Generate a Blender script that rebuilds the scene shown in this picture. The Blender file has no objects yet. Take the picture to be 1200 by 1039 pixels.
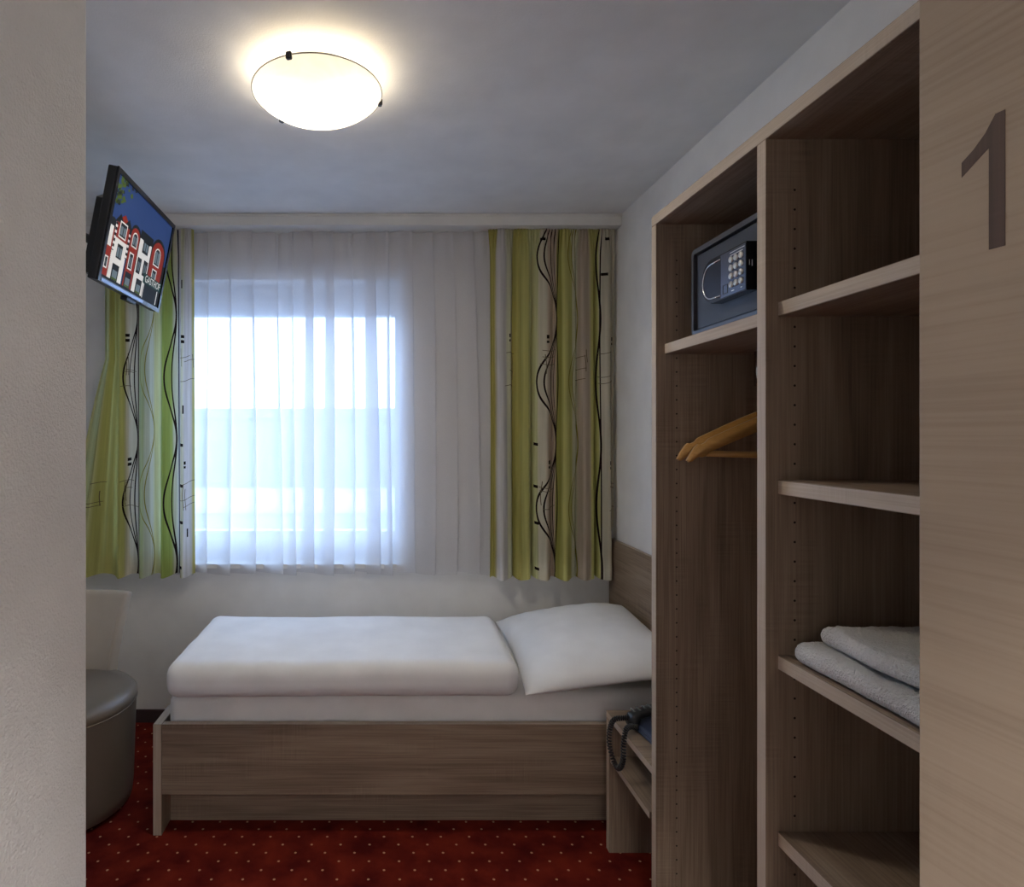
import bpy, bmesh, math, random
from mathutils import Vector, Matrix, noise
R = math.radians
PI = math.pi
scene = bpy.context.scene
col = scene.collection

# ------------------------------------------------------------------ camera, world, exposure
cam_d = bpy.data.cameras.new('camera')
cam = bpy.data.objects.new('camera', cam_d)
col.objects.link(cam)
cam.location = (0, 0, 1.484)
cam.rotation_euler = (R(90), 0, 0)
cam_d.sensor_width = 36.0
cam_d.sensor_fit = 'HORIZONTAL'
cam_d.lens = 21.0            # 700 px focal length on a 1200 px frame
cam_d.shift_x = 0.125        # shifted lens: verticals stay vertical
cam_d.shift_y = -0.0079
cam_d.clip_start = 0.02
scene.camera = cam

world = bpy.data.worlds.new('world')
scene.world = world
world.use_nodes = True
wn = world.node_tree.nodes
wn['Background'].inputs[0].default_value = (0.47, 0.65, 1.0, 1)   # overcast daylight
wn['Background'].inputs[1].default_value = 2.75

scene.view_settings.view_transform = 'Standard'
scene.view_settings.look = 'None'
scene.view_settings.gamma = 1.0
scene.view_settings.use_curve_mapping = False
scene.view_settings.exposure = 1.6

LAMP_W = 0.3
HALL_FILL = 108.0

# window portal: only tells the renderer where the sky's light enters
pd = bpy.data.lights.new('window_portal', 'AREA')
pd.shape = 'RECTANGLE'; pd.size = 1.36; pd.size_y = 1.5
pd.cycles.is_portal = True
po = bpy.data.objects.new('window_portal', pd)
po.location = (-0.60, 3.42, 1.53); po.rotation_euler = (R(-90), 0, 0)
col.objects.link(po)

# ------------------------------------------------------------------ materials
def new_mat(name):
    m = bpy.data.materials.new(name); m.use_nodes = True
    return m, m.node_tree.nodes, m.node_tree.links

def pbr(name, color, rough=0.5, metal=0.0, spec=0.5, emit=None, estr=0.0, bump=None, coat=0.0):
    """plain surface with a little colour variation and optional fine relief (scale, strength)"""
    m, N, L = new_mat(name)
    b = N['Principled BSDF']
    tc = N.new('ShaderNodeTexCoord')
    nz = N.new('ShaderNodeTexNoise'); nz.inputs['Scale'].default_value = 6.0; nz.inputs['Detail'].default_value = 4
    L.new(tc.outputs['Object'], nz.inputs['Vector'])
    rp = N.new('ShaderNodeValToRGB')
    rp.color_ramp.elements[0].position = 0.3; rp.color_ramp.elements[1].position = 0.7
    rp.color_ramp.elements[0].color = tuple(c * 0.94 for c in color) + (1,)
    rp.color_ramp.elements[1].color = tuple(min(1, c * 1.04) for c in color) + (1,)
    L.new(nz.outputs[0], rp.inputs[0]); L.new(rp.outputs[0], b.inputs['Base Color'])
    b.inputs['Roughness'].default_value = rough
    b.inputs['Metallic'].default_value = metal
    b.inputs['Specular IOR Level'].default_value = spec
    b.inputs['Coat Weight'].default_value = coat
    if emit:
        b.inputs['Emission Color'].default_value = emit + (1,)
        b.inputs['Emission Strength'].default_value = estr
    if bump:
        n2 = N.new('ShaderNodeTexNoise'); n2.inputs['Scale'].default_value = bump[0]; n2.inputs['Detail'].default_value = 5
        L.new(tc.outputs['Object'], n2.inputs['Vector'])
        bp = N.new('ShaderNodeBump'); bp.inputs['Strength'].default_value = bump[1]
        bp.inputs['Distance'].default_value = bump[2] if len(bump) > 2 else 0.002
        L.new(n2.outputs[0], bp.inputs['Height']); L.new(bp.outputs[0], b.inputs['Normal'])
    return m

def wood(name, axis, light, mid, dark, rough=0.5, scale=1.0, fig=1.0):
    """laminate with fine grain running along one axis; broad figure plus pores"""
    m, N, L = new_mat(name)
    b = N['Principled BSDF']
    tc = N.new('ShaderNodeTexCoord'); oi = N.new('ShaderNodeObjectInfo')
    off = N.new('ShaderNodeVectorMath'); off.operation = 'SCALE'; off.inputs[0].default_value = (7.3, 5.1, 9.7)
    L.new(oi.outputs['Random'], off.inputs['Scale'])
    add = N.new('ShaderNodeVectorMath'); add.operation = 'ADD'
    L.new(tc.outputs['Object'], add.inputs[0]); L.new(off.outputs[0], add.inputs[1])
    def noise_tex(across, along, detail, dist):
        mp = N.new('ShaderNodeMapping')
        s = [across * scale] * 3; s['xyz'.index(axis)] = along * scale
        mp.inputs['Scale'].default_value = s
        L.new(add.outputs[0], mp.inputs['Vector'])
        nz = N.new('ShaderNodeTexNoise'); nz.inputs['Scale'].default_value = 1.0
        nz.inputs['Detail'].default_value = detail; nz.inputs['Distortion'].default_value = dist
        L.new(mp.outputs[0], nz.inputs['Vector'])
        return nz
    broad = noise_tex(14, 1.1, 4, 1.2)
    fine = noise_tex(230, 4.0, 3, 0.2)
    rp = N.new('ShaderNodeValToRGB')
    e = rp.color_ramp.elements
    e[0].position = 0.28; e[0].color = tuple(dark) + (1,)
    e[1].position = 0.72; e[1].color = tuple(light) + (1,)
    k = e.new(0.5); k.color = tuple(mid) + (1,)
    mx = N.new('ShaderNodeMath'); mx.operation = 'MULTIPLY_ADD'
    L.new(fine.outputs[0], mx.inputs[0]); mx.inputs[1].default_value = 0.55
    m2 = N.new('ShaderNodeMath'); m2.operation = 'MULTIPLY_ADD'
    L.new(broad.outputs[0], m2.inputs[0]); m2.inputs[1].default_value = 0.68 * fig; m2.inputs[2].default_value = 0.225 - 0.34 * fig
    # faint saw marks across the grain, in patches
    saw = noise_tex(5, 170, 2, 0.0); pat = noise_tex(9, 4.5, 2, 0.0)
    pm = N.new('ShaderNodeMapRange'); pm.inputs[1].default_value = 0.52; pm.inputs[2].default_value = 0.66; pm.inputs[3].default_value = 0.0; pm.inputs[4].default_value = 0.30 * (1.0 if fig == 1.0 else 0.3)
    L.new(pat.outputs[0], pm.inputs[0])
    sm = N.new('ShaderNodeMath'); sm.operation = 'SUBTRACT'; L.new(saw.outputs[0], sm.inputs[0]); sm.inputs[1].default_value = 0.55
    s2 = N.new('ShaderNodeMath'); s2.operation = 'MULTIPLY_ADD'; L.new(sm.outputs[0], s2.inputs[0]); L.new(pm.outputs[0], s2.inputs[1]); L.new(m2.outputs[0], s2.inputs[2])
    L.new(s2.outputs[0], mx.inputs[2])
    L.new(mx.outputs[0], rp.inputs[0]); L.new(rp.outputs[0], b.inputs['Base Color'])
    b.inputs['Roughness'].default_value = rough
    b.inputs['Specular IOR Level'].default_value = 0.35
    bp = N.new('ShaderNodeBump'); bp.inputs['Strength'].default_value = 0.25; bp.inputs['Distance'].default_value = 0.0006
    L.new(fine.outputs[0], bp.inputs['Height']); L.new(bp.outputs[0], b.inputs['Normal'])
    return m

OAK = ((0.375, 0.288, 0.212), (0.272, 0.200, 0.144), (0.172, 0.120, 0.084))
oak_x = wood('oak_grain_x', 'x', *OAK)
oak_y = wood('oak_grain_y', 'y', *OAK)
oak_z = wood('oak_grain_z', 'z', *OAK)
EDG = ((0.58, 0.49, 0.40), (0.50, 0.41, 0.32), (0.40, 0.32, 0.25))
edge_y = wood('oak_edge_y', 'y', *EDG)
edge_z = wood('oak_edge_z', 'z', *EDG)
edge_x = wood('oak_edge_x', 'x', *EDG)
maple = wood('maple_door', 'y', (0.40, 0.318, 0.24), (0.375, 0.295, 0.22), (0.31, 0.238, 0.176), rough=0.55, scale=0.75, fig=0.8)
walnut = wood('walnut_digit', 'z', (0.115, 0.074, 0.060), (0.09, 0.058, 0.048), (0.065, 0.042, 0.035), scale=1.2)
hanger_wood = wood('hanger_wood', 'x', (0.52, 0.30, 0.10), (0.44, 0.24, 0.075), (0.34, 0.17, 0.05), rough=0.3)

wall_white = pbr('wall_white', (0.82, 0.815, 0.81), 0.9, spec=0.2, bump=(140, 0.25, 0.002))
plaster = pbr('rough_plaster', (0.76, 0.76, 0.755), 0.95, spec=0.15, bump=(270, 0.8, 0.004))
ceil_mat = pbr('ceiling_paint', (0.80, 0.795, 0.785), 0.95, spec=0.15, bump=(200, 0.22, 0.003))
trim_white = pbr('trim_white', (0.74, 0.735, 0.71), 0.6)
pvc = pbr('window_plastic', (0.78, 0.80, 0.82), 0.35)
linen = pbr('white_linen', (0.86, 0.865, 0.88), 0.85, spec=0.2, bump=(420, 0.25, 0.001))
sheet = pbr('white_sheet', (0.86, 0.855, 0.84), 0.85, spec=0.2, bump=(420, 0.25, 0.001))
terry = pbr('terry_towel', (0.80, 0.79, 0.78), 0.95, spec=0.1, bump=(210, 1.0, 0.012))
leather = pbr('taupe_leather', (0.18, 0.15, 0.12), 0.38, bump=(260, 0.25, 0.001))
leather_l = pbr('cream_leather', (0.50, 0.45, 0.385), 0.42, bump=(260, 0.25, 0.001))
black_pl = pbr('black_plastic', (0.018, 0.018, 0.02), 0.38)
gloss_bl = pbr('gloss_black', (0.01, 0.011, 0.014), 0.12)
safe_grey = pbr('safe_steel', (0.045, 0.05, 0.065), 0.42, metal=0.2)
pad_face = pbr('keypad_plate', (0.22, 0.25, 0.32), 0.16, metal=0.85)
chrome = pbr('chrome', (0.75, 0.75, 0.74), 0.2, metal=1.0)
key_met = pbr('key_metal', (0.62, 0.60, 0.55), 0.3, metal=0.9)
white_ink = pbr('white_ink', (0.75, 0.76, 0.78), 0.5)
phone_bl = pbr('phone_base', (0.035, 0.045, 0.085), 0.4)
dark_hole = pbr('drill_hole', (0.02, 0.016, 0.013), 0.9)
skirting = pbr('dark_skirting', (0.055, 0.03, 0.032), 0.8)

def carpet_mat():
    m, N, L = new_mat('red_carpet')
    b = N['Principled BSDF']; b.inputs['Roughness'].default_value = 1.0; b.inputs['Specular IOR Level'].default_value = 0.05
    tc = N.new('ShaderNodeTexCoord')
    nz = N.new('ShaderNodeTexNoise'); nz.inputs['Scale'].default_value = 9; nz.inputs['Detail'].default_value = 7
    L.new(tc.outputs['Object'], nz.inputs['Vector'])
    rp = N.new('ShaderNodeValToRGB'); e = rp.color_ramp.elements
    e[0].position = 0.33; e[0].color = (0.085, 0.008, 0.007, 1); e[1].position = 0.68; e[1].color = (0.20, 0.022, 0.012, 1)
    L.new(nz.outputs[0], rp.inputs[0])
    sx = N.new('ShaderNodeSeparateXYZ'); L.new(tc.outputs['Object'], sx.inputs[0])
    def mth(op, a, bb=None, c=None):
        n = N.new('ShaderNodeMath'); n.operation = op
        for i, v in enumerate((a, bb, c)):
            if v is None: continue
            if isinstance(v, (int, float)): n.inputs[i].default_value = v
            else: L.new(v, n.inputs[i])
        return n.outputs[0]
    def dots(ox, oy):
        fx = mth('SUBTRACT', mth('FRACT', mth('MULTIPLY_ADD', sx.outputs[0], 1 / 0.105, ox)), 0.5)
        fy = mth('SUBTRACT', mth('FRACT', mth('MULTIPLY_ADD', sx.outputs[1], 1 / 0.085, oy)), 0.5)
        fx = mth('MULTIPLY', fx, 0.105); fy = mth('MULTIPLY', fy, 0.085)
        d = mth('SQRT', mth('ADD', mth('MULTIPLY', fx, fx), mth('MULTIPLY', fy, fy)))
        return mth('LESS_THAN', d, 0.0044)
    mask = mth('MAXIMUM', dots(10.0, 10.0), dots(10.5, 10.5))
    mix = N.new('ShaderNodeMix'); mix.data_type = 'RGBA'
    L.new(mask, mix.inputs[0]); L.new(rp.outputs[0], mix.inputs[6]); mix.inputs[7].default_value = (0.55, 0.30, 0.17, 1)
    L.new(mix.outputs[2], b.inputs['Base Color'])
    n2 = N.new('ShaderNodeTexNoise'); n2.inputs['Scale'].default_value = 420
    L.new(tc.outputs['Object'], n2.inputs['Vector'])
    bp = N.new('ShaderNodeBump'); bp.inputs['Strength'].default_value = 0.8; bp.inputs['Distance'].default_value = 0.004
    L.new(n2.outputs[0], bp.inputs['Height']); L.new(bp.outputs[0], b.inputs['Normal'])
    return m
carpet = carpet_mat()

def glass_mat():
    m, N, L = new_mat('window_glass')
    out = N['Material Output']; N.remove(N['Principled BSDF'])
    t = N.new('ShaderNodeBsdfTransparent'); t.inputs[0].default_value = (0.95, 0.97, 0.97, 1)
    g = N.new('ShaderNodeBsdfGlossy'); g.inputs['Roughness'].default_value = 0.02
    mx = N.new('ShaderNodeMixShader'); mx.inputs[0].default_value = 0.05
    L.new(t.outputs[0], mx.inputs[1]); L.new(g.outputs[0], mx.inputs[2]); L.new(mx.outputs[0], out.inputs[0])
    return m
glass = glass_mat()

def sheer_mat():
    m, N, L = new_mat('sheer_voile')
    out = N['Material Output']; N.remove(N['Principled BSDF'])
    tc = N.new('ShaderNodeTexCoord')
    nz = N.new('ShaderNodeTexNoise'); nz.inputs['Scale'].default_value = 300
    L.new(tc.outputs['Object'], nz.inputs['Vector'])
    mr = N.new('ShaderNodeMapRange'); mr.inputs[3].default_value = 0.68; mr.inputs[4].default_value = 0.80
    L.new(nz.outputs[0], mr.inputs[0])
    d = N.new('ShaderNodeBsdfDiffuse'); d.inputs[0].default_value = (0.84, 0.83, 0.84, 1)
    tl = N.new('ShaderNodeBsdfTranslucent'); tl.inputs[0].default_value = (0.86, 0.86, 0.88, 1)
    m1 = N.new('ShaderNodeMixShader'); m1.inputs[0].default_value = 0.55
    L.new(d.outputs[0], m1.inputs[1]); L.new(tl.outputs[0], m1.inputs[2])
    t = N.new('ShaderNodeBsdfTransparent')
    m2 = N.new('ShaderNodeMixShader')
    L.new(mr.outputs[0], m2.inputs[0]); L.new(t.outputs[0], m2.inputs[1]); L.new(m1.outputs[0], m2.inputs[2])
    L.new(m2.outputs[0], out.inputs[0])
    return m
sheer_m = sheer_mat()

def curtain_mat(name, stripes, lines, squares, scrib, hem_v):
    """printed cotton: vertical bands, wavy lines, small squares and scribbles, in cloth coordinates"""
    m, N, L = new_mat(name)
    out = N['Material Output']; N.remove(N['Principled BSDF'])
    uv = N.new('ShaderNodeUVMap'); uv.uv_map = 'UVMap'
    sp = N.new('ShaderNodeSeparateXYZ'); L.new(uv.outputs[0], sp.inputs[0])
    U, V = sp.outputs[0], sp.outputs[1]
    def mth(op, a, b=None, c=None):
        n = N.new('ShaderNodeMath'); n.operation = op
        for i, v in enumerate((a, b, c)):
            if v is None: continue
            if isinstance(v, (int, float)): n.inputs[i].default_value = v
            else: L.new(v, n.inputs[i])
        return n.outputs[0]
    # slight streaky wobble of the bands
    mp = N.new('ShaderNodeMapping'); mp.inputs['Scale'].default_value = (60, 2.5, 1); L.new(uv.outputs[0], mp.inputs[0])
    nz = N.new('ShaderNodeTexNoise'); nz.inputs['Scale'].default_value = 1; nz.inputs['Detail'].default_value = 4
    L.new(mp.outputs[0], nz.inputs['Vector'])
    uu = mth('ADD', U, mth('MULTIPLY', mth('SUBTRACT', nz.outputs[0], 0.5), 0.02))
    rp = N.new('ShaderNodeValToRGB'); cr = rp.color_ramp
    while len(cr.elements) > 1: cr.elements.remove(cr.elements[-1])
    first = True
    for (u, c) in stripes:
        e = cr.elements[0] if first else cr.elements.new(u)
        e.position = u; e.color = tuple(c) + (1,); first = False
    L.new(uu, rp.inputs[0])
    colr = rp.outputs[0]
    # streaks
    mul = N.new('ShaderNodeMix'); mul.data_type = 'RGBA'; mul.blend_type = 'MULTIPLY'; mul.inputs[0].default_value = 0.55
    r2 = N.new('ShaderNodeValToRGB'); r2.color_ramp.elements[0].color = (0.62, 0.62, 0.55, 1); r2.color_ramp.elements[0].position = 0.35
    r2.color_ramp.elements[1].position = 0.62
    L.new(nz.outputs[0], r2.inputs[0]); L.new(colr, mul.inputs[6]); L.new(r2.outputs[0], mul.inputs[7])
    colr = mul.outputs[2]
    def over(mask, c):
        nonlocal colr
        x = N.new('ShaderNodeMix'); x.data_type = 'RGBA'
        L.new(mask, x.inputs[0]); L.new(colr, x.inputs[6]); x.inputs[7].default_value = tuple(c) + (1,)
        colr = x.outputs[2]
    for (u0, amp, th, ph, per, c) in lines:
        s = mth('MULTIPLY_ADD', mth('COSINE', mth('MULTIPLY', mth('SUBTRACT', V, ph), 2 * PI / per)), 0.5, 0.5)
        cen = mth('SUBTRACT', u0, mth('MULTIPLY', s, amp))
        over(mth('LESS_THAN', mth('ABSOLUTE', mth('SUBTRACT', U, cen)), th), c)
    mask = None
    for (a, b, su, sv) in squares:
        q = mth('MULTIPLY', mth('LESS_THAN', mth('ABSOLUTE', mth('SUBTRACT', U, a)), su),
                mth('LESS_THAN', mth('ABSOLUTE', mth('SUBTRACT', V, b)), sv))
        mask = q if mask is None else mth('MAXIMUM', mask, q)
    if mask is not None: over(mask, (0.02, 0.015, 0.012))
    mask = None
    for (a, b, su, sv) in scrib:   # thin scribbled strokes, a little crooked
        du = mth('ADD', U, mth('MULTIPLY', mth('SINE', mth('MULTIPLY', V, 60.0)), 0.004)); dv = mth('ADD', V, mth('MULTIPLY', mth('SINE', mth('MULTIPLY', U, 30.0)), 0.004))
        q = mth('MULTIPLY', mth('LESS_THAN', mth('ABSOLUTE', mth('SUBTRACT', du, a)), su), mth('LESS_THAN', mth('ABSOLUTE', mth('SUBTRACT', dv, b)), sv))
        mask = q if mask is None else mth('MAXIMUM', mask, q)
    if mask is not None: over(mask, (0.16, 0.13, 0.08))
    d = N.new('ShaderNodeBsdfDiffuse'); tl = N.new('ShaderNodeBsdfTranslucent')
    L.new(colr, d.inputs[0]); L.new(colr, tl.inputs[0])
    mx = N.new('ShaderNodeMixShader'); mx.inputs[0].default_value = 0.36
    # double cloth at the hem lets less light through
    hem = mth('LESS_THAN', V, hem_v)
    L.new(mth('MULTIPLY_ADD', hem, -0.24, 0.40), mx.inputs[0])
    L.new(d.outputs[0], mx.inputs[1]); L.new(tl.outputs[0], mx.inputs[2]); L.new(mx.outputs[0], out.inputs[0])
    return m

def lamp_glass_mat():
    m, N, L = new_mat('opal_lamp_glass')
    out = N['Material Output']; N.remove(N['Principled BSDF'])
    tc = N.new('ShaderNodeTexCoord')
    nz = N.new('ShaderNodeTexNoise'); nz.inputs['Scale'].default_value = 9; nz.inputs['Distortion'].default_value = 2.5
    L.new(tc.outputs['Object'], nz.inputs['Vector'])
    rp = N.new('ShaderNodeValToRGB'); rp.color_ramp.elements[0].color = (0.80, 0.75, 0.66, 1); rp.color_ramp.elements[1].color = (0.95, 0.92, 0.86, 1)
    L.new(nz.outputs[0], rp.inputs[0])
    d = N.new('ShaderNodeBsdfDiffuse'); tl = N.new('ShaderNodeBsdfTranslucent')
    L.new(rp.outputs[0], d.inputs[0]); L.new(rp.outputs[0], tl.inputs[0])
    m1 = N.new('ShaderNodeMixShader'); m1.inputs[0].default_value = 0.3
    L.new(d.outputs[0], m1.inputs[1]); L.new(tl.outputs[0], m1.inputs[2])
    g = N.new('ShaderNodeBsdfGlossy'); g.inputs['Roughness'].default_value = 0.08
    m2 = N.new('ShaderNodeMixShader'); m2.inputs[0].default_value = 0.05
    L.new(m1.outputs[0], m2.inputs[1]); L.new(g.outputs[0], m2.inputs[2])
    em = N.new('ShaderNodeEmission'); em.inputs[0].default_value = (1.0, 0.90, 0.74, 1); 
    # bulb glow painted into the emission: two hot spots, dim rim
    def mth(op, a, b=None):
        n = N.new('ShaderNodeMath'); n.operation = op
        for i, v in enumerate((a, b)):
            if v is None: continue
            if isinstance(v, (int, float)): n.inputs[i].default_value = v
            else: L.new(v, n.inputs[i])
        return n.outputs[0]
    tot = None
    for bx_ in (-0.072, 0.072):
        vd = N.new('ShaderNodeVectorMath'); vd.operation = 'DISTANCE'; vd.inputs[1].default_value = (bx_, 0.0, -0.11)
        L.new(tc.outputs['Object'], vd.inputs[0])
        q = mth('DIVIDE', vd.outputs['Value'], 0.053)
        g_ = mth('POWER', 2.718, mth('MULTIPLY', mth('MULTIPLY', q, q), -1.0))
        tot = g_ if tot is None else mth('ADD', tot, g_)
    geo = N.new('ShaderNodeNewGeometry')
    outer = mth('SUBTRACT', 1.0, mth('MULTIPLY', geo.outputs['Backfacing'], 0.96))      # inner side's emission cut to shrink the ceiling halo
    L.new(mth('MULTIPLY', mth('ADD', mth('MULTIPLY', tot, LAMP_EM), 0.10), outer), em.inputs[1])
    ad = N.new('ShaderNodeAddShader'); L.new(m2.outputs[0], ad.inputs[0]); L.new(em.outputs[0], ad.inputs[1])
    L.new(ad.outputs[0], out.inputs[0])
    return m
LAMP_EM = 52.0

# ------------------------------------------------------------------ mesh helpers
def add_box(bm, lo, hi, mi=0):
    lo = Vector(lo); hi = Vector(hi)
    vs = [bm.verts.new((x, y, z)) for x in (lo.x, hi.x) for y in (lo.y, hi.y) for z in (lo.z, hi.z)]
    F = []
    for q in ((0, 1, 3, 2), (4, 6, 7, 5), (0, 4, 5, 1), (2, 3, 7, 6), (0, 2, 6, 4), (1, 5, 7, 3)):
        f = bm.faces.new([vs[i] for i in q]); f.material_index = mi; F.append(f)
    return F

def new_obj(name, bm, mats, parent=None, smooth=False, loc=None):
    bmesh.ops.recalc_face_normals(bm, faces=bm.faces)
    me = bpy.data.meshes.new(name); bm.to_mesh(me); bm.free()
    if not isinstance(mats, (list, tuple)): mats = [mats]
    for m in mats: me.materials.append(m)
    if smooth:
        for p in me.polygons: p.use_smooth = True
    o = bpy.data.objects.new(name, me); col.objects.link(o)
    if parent is not None: o.parent = parent
    if loc is not None: o.location = loc
    return o

def box(name, lo, hi, mat, parent=None, bev=0.0015, seg=2, edge=None):
    """box; optional lighter edge-banding material on faces whose normal is along the given axes {axis: mat}"""
    bm = bmesh.new(); add_box(bm, lo, hi)
    mats = [mat]
    if edge:
        bm.normal_update()
        for ax, em in edge.items():
            if em not in mats: mats.append(em)
            i = mats.index(em)
            for f in bm.faces:
                n = f.normal
                v = {'x': n.x, 'y': n.y, 'z': n.z}[ax[-1]]
                if ax[0] == '-' and v < -0.9: f.material_index = i
                elif ax[0] == '+' and v > 0.9: f.material_index = i
                elif len(ax) == 1 and abs(v) > 0.9: f.material_index = i
    if bev > 0:
        bmesh.ops.bevel(bm, geom=list(bm.edges), offset=bev, segments=seg, affect='EDGES', profile=0.5)
    return new_obj(name, bm, mats, parent)

def boxes(name, lst, mat, parent=None):
    bm = bmesh.new()
    for lo, hi in lst: add_box(bm, lo, hi)
    return new_obj(name, bm, mat, parent)

def empty(name, loc=(0, 0, 0), rz=0.0):
    o = bpy.data.objects.new(name, None); col.objects.link(o)
    o.location = loc; o.rotation_euler = (0, 0, rz); o.empty_display_size = 0.1
    return o

def tag(o, label=None, cat=None, group=None, kind=None):
    if label: o['label'] = label
    if cat: o['category'] = cat
    if group: o['group'] = group
    if kind: o['kind'] = kind
    return o

def lathe(name, prof, n, mat, parent=None, loc=None, cap=True, smooth=True, axis='z'):
    bm = bmesh.new(); rings = []
    for r, z in prof:
        ring = []
        if r < 1e-6:
            ring = [bm.verts.new((0, 0, z))]
        else:
            for i in range(n):
                a = 2 * PI * i / n
                ring.append(bm.verts.new((r * math.cos(a), r * math.sin(a), z)))
        rings.append(ring)
    for a, b in zip(rings, rings[1:]):
        for i in range(n):
            j = (i + 1) % n
            if len(a) == 1 and len(b) == 1: continue
            if len(a) == 1: bm.faces.new((a[0], b[i], b[j]))
            elif len(b) == 1: bm.faces.new((a[i], a[j], b[0]))
            else: bm.faces.new((a[i], a[j], b[j], b[i]))
    if cap:
        for ring in (rings[0], rings[-1]):
            if len(ring) > 1: bm.faces.new(ring)
    if axis == 'x':
        bm.transform(Matrix.Rotation(R(90), 4, 'Y'))
    elif axis == 'y':
        bm.transform(Matrix.Rotation(R(-90), 4, 'X'))
    return new_obj(name, bm, mat, parent, smooth, loc)

def tube_bm(bm, pts, rad, n=8, closed=False):
    """tube along a polyline; rad a number or list"""
    P = [Vector(p) for p in pts]; rings = []
    up = None
    for i, p in enumerate(P):
        a = P[max(i - 1, 0)]; b = P[min(i + 1, len(P) - 1)]
        t = (b - a).normalized()
        if up is None:
            up = Vector((0, 0, 1)) if abs(t.z) < 0.9 else Vector((1, 0, 0))
        s = t.cross(up).normalized(); up = s.cross(t).normalized()
        r = rad[i] if isinstance(rad, (list, tuple)) else rad
        rings.append([bm.verts.new(p + (s * math.cos(2 * PI * k / n) + up * math.sin(2 * PI * k / n)) * r) for k in range(n)])
    for a, b in zip(rings, rings[1:]):
        for k in range(n):
            bm.faces.new((a[k], a[(k + 1) % n], b[(k + 1) % n], b[k]))
    bm.faces.new(rings[0]); bm.faces.new(rings[-1])

def soft_box(name, half, r, n, mat, parent=None, loc=(0, 0, 0), warp=None):
    """rounded box: dense cube surface pulled onto a box with corner radius r"""
    hx, hy, hz = half
    bm = bmesh.new()
    cells = [max(4, int(round(n * h / max(half)))) for h in half]
    vmap = {}
    def V(i, j, k):
        key = (i, j, k)
        if key not in vmap:
            p = Vector((hx * (2 * i / cells[0] - 1), hy * (2 * j / cells[1] - 1), hz * (2 * k / cells[2] - 1)))
            q = Vector((max(-hx + r, min(hx - r, p.x)), max(-hy + r, min(hy - r, p.y)), max(-hz + min(r, hz), min(hz - min(r, hz), p.z))))
            d = p - q
            if d.length > 1e-9:
                mm = max(abs(d.x), abs(d.y), abs(d.z))
                p = q + d.normalized() * min(r, d.length if mm < r * 0.999 else r)
            if warp: p = warp(p)
            vmap[key] = bm.verts.new(p)
        return vmap[key]
    a, b, c = cells
    for i in range(a):
        for j in range(b):
            bm.faces.new((V(i, j, 0), V(i, j + 1, 0), V(i + 1, j + 1, 0), V(i + 1, j, 0)))
            bm.faces.new((V(i, j, c), V(i + 1, j, c), V(i + 1, j + 1, c), V(i, j + 1, c)))
    for i in range(a):
        for k in range(c):
            bm.faces.new((V(i, 0, k), V(i + 1, 0, k), V(i + 1, 0, k + 1), V(i, 0, k + 1)))
            bm.faces.new((V(i, b, k), V(i, b, k + 1), V(i + 1, b, k + 1), V(i + 1, b, k)))
    for j in range(b):
        for k in range(c):
            bm.faces.new((V(0, j, k), V(0, j, k + 1), V(0, j + 1, k + 1), V(0, j + 1, k)))
            bm.faces.new((V(a, j, k), V(a, j + 1, k), V(a, j + 1, k + 1), V(a, j, k + 1)))
    return new_obj(name, bm, mat, parent, True, loc)

def prism(bm, pts, axis, a, b, mi=0):
    """extrude a 2D outline along an axis from a to b; pts are the other two coordinates in xyz order"""
    def P(p, t):
        if axis == 'x': return (t, p[0], p[1])
        if axis == 'y': return (p[0], t, p[1])
        return (p[0], p[1], t)
    A = [bm.verts.new(P(p, a)) for p in pts]; B = [bm.verts.new(P(p, b)) for p in pts]
    n = len(pts); F = [bm.faces.new(A), bm.faces.new(list(reversed(B)))]
    for i in range(n): F.append(bm.faces.new((A[i], A[(i + 1) % n], B[(i + 1) % n], B[i])))
    for f in F: f.material_index = mi
    return F

# ------------------------------------------------------------------ the room
H = 2.587          # ceiling
D = 3.10           # inner face of the window wall
XR = 1.184         # right wall
XL = -1.80         # left wall of the bedroom
YE = -0.16         # inner face of the entrance wall
WX0, WX1, WZ0, WZ1 = -1.30, 0.112, 0.80, 2.292     # window opening
T = 0.28

def struct(o): o['kind'] = 'structure'; return o

struct(box('floor', (XL - T, -1.7, -0.10), (XR + T, D + T, 0.0), carpet, bev=0))
struct(box('ceiling', (XL - T, -1.7, H), (XR + T, D + T, H + 0.12), ceil_mat, bev=0))
struct(boxes('wall_back', [((XL - T, D, 0), (WX0, D + T, H)), ((WX1, D, 0), (XR + T, D + T, H)),
                           ((WX0, D, 0), (WX1, D + T, WZ0)), ((WX0, D, WZ1), (WX1, D + T, H))], wall_white))
struct(box('wall_right', (XR, YE, 0), (XR + T, D, H), wall_white, bev=0))
struct(box('wall_left', (XL - T, -1.7, 0), (XL, D, H), wall_white, bev=0))
# bathroom partition beside the entrance, rough plaster
struct(box('wall_partition', (XL, YE, 0), (-0.45, 0.905, H), plaster, bev=0.004))
# entrance wall with the doorway
struct(boxes('wall_front', [((XL, YE - 0.14, 0), (-0.20, YE, H)), ((0.80, YE - 0.14, 0), (XR + T, YE, H)),
                            ((-0.20, YE - 0.14, 2.06), (0.80, YE, H))], wall_white))
struct(boxes('wall_hall', [((XL, -1.7, 0), (XR + T, -1.58, H)), ((XR + 0.1, -1.58, 0), (XR + T, YE - 0.14, H))], wall_white))
struct(box('baseboard_back', (XL, D - 0.014, 0), (XR, D, 0.065), skirting, bev=0.003))
struct(box('baseboard_left', (XL, 0.905, 0), (XL + 0.014, D - 0.014, 0.065), skirting, bev=0.003))

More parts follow.
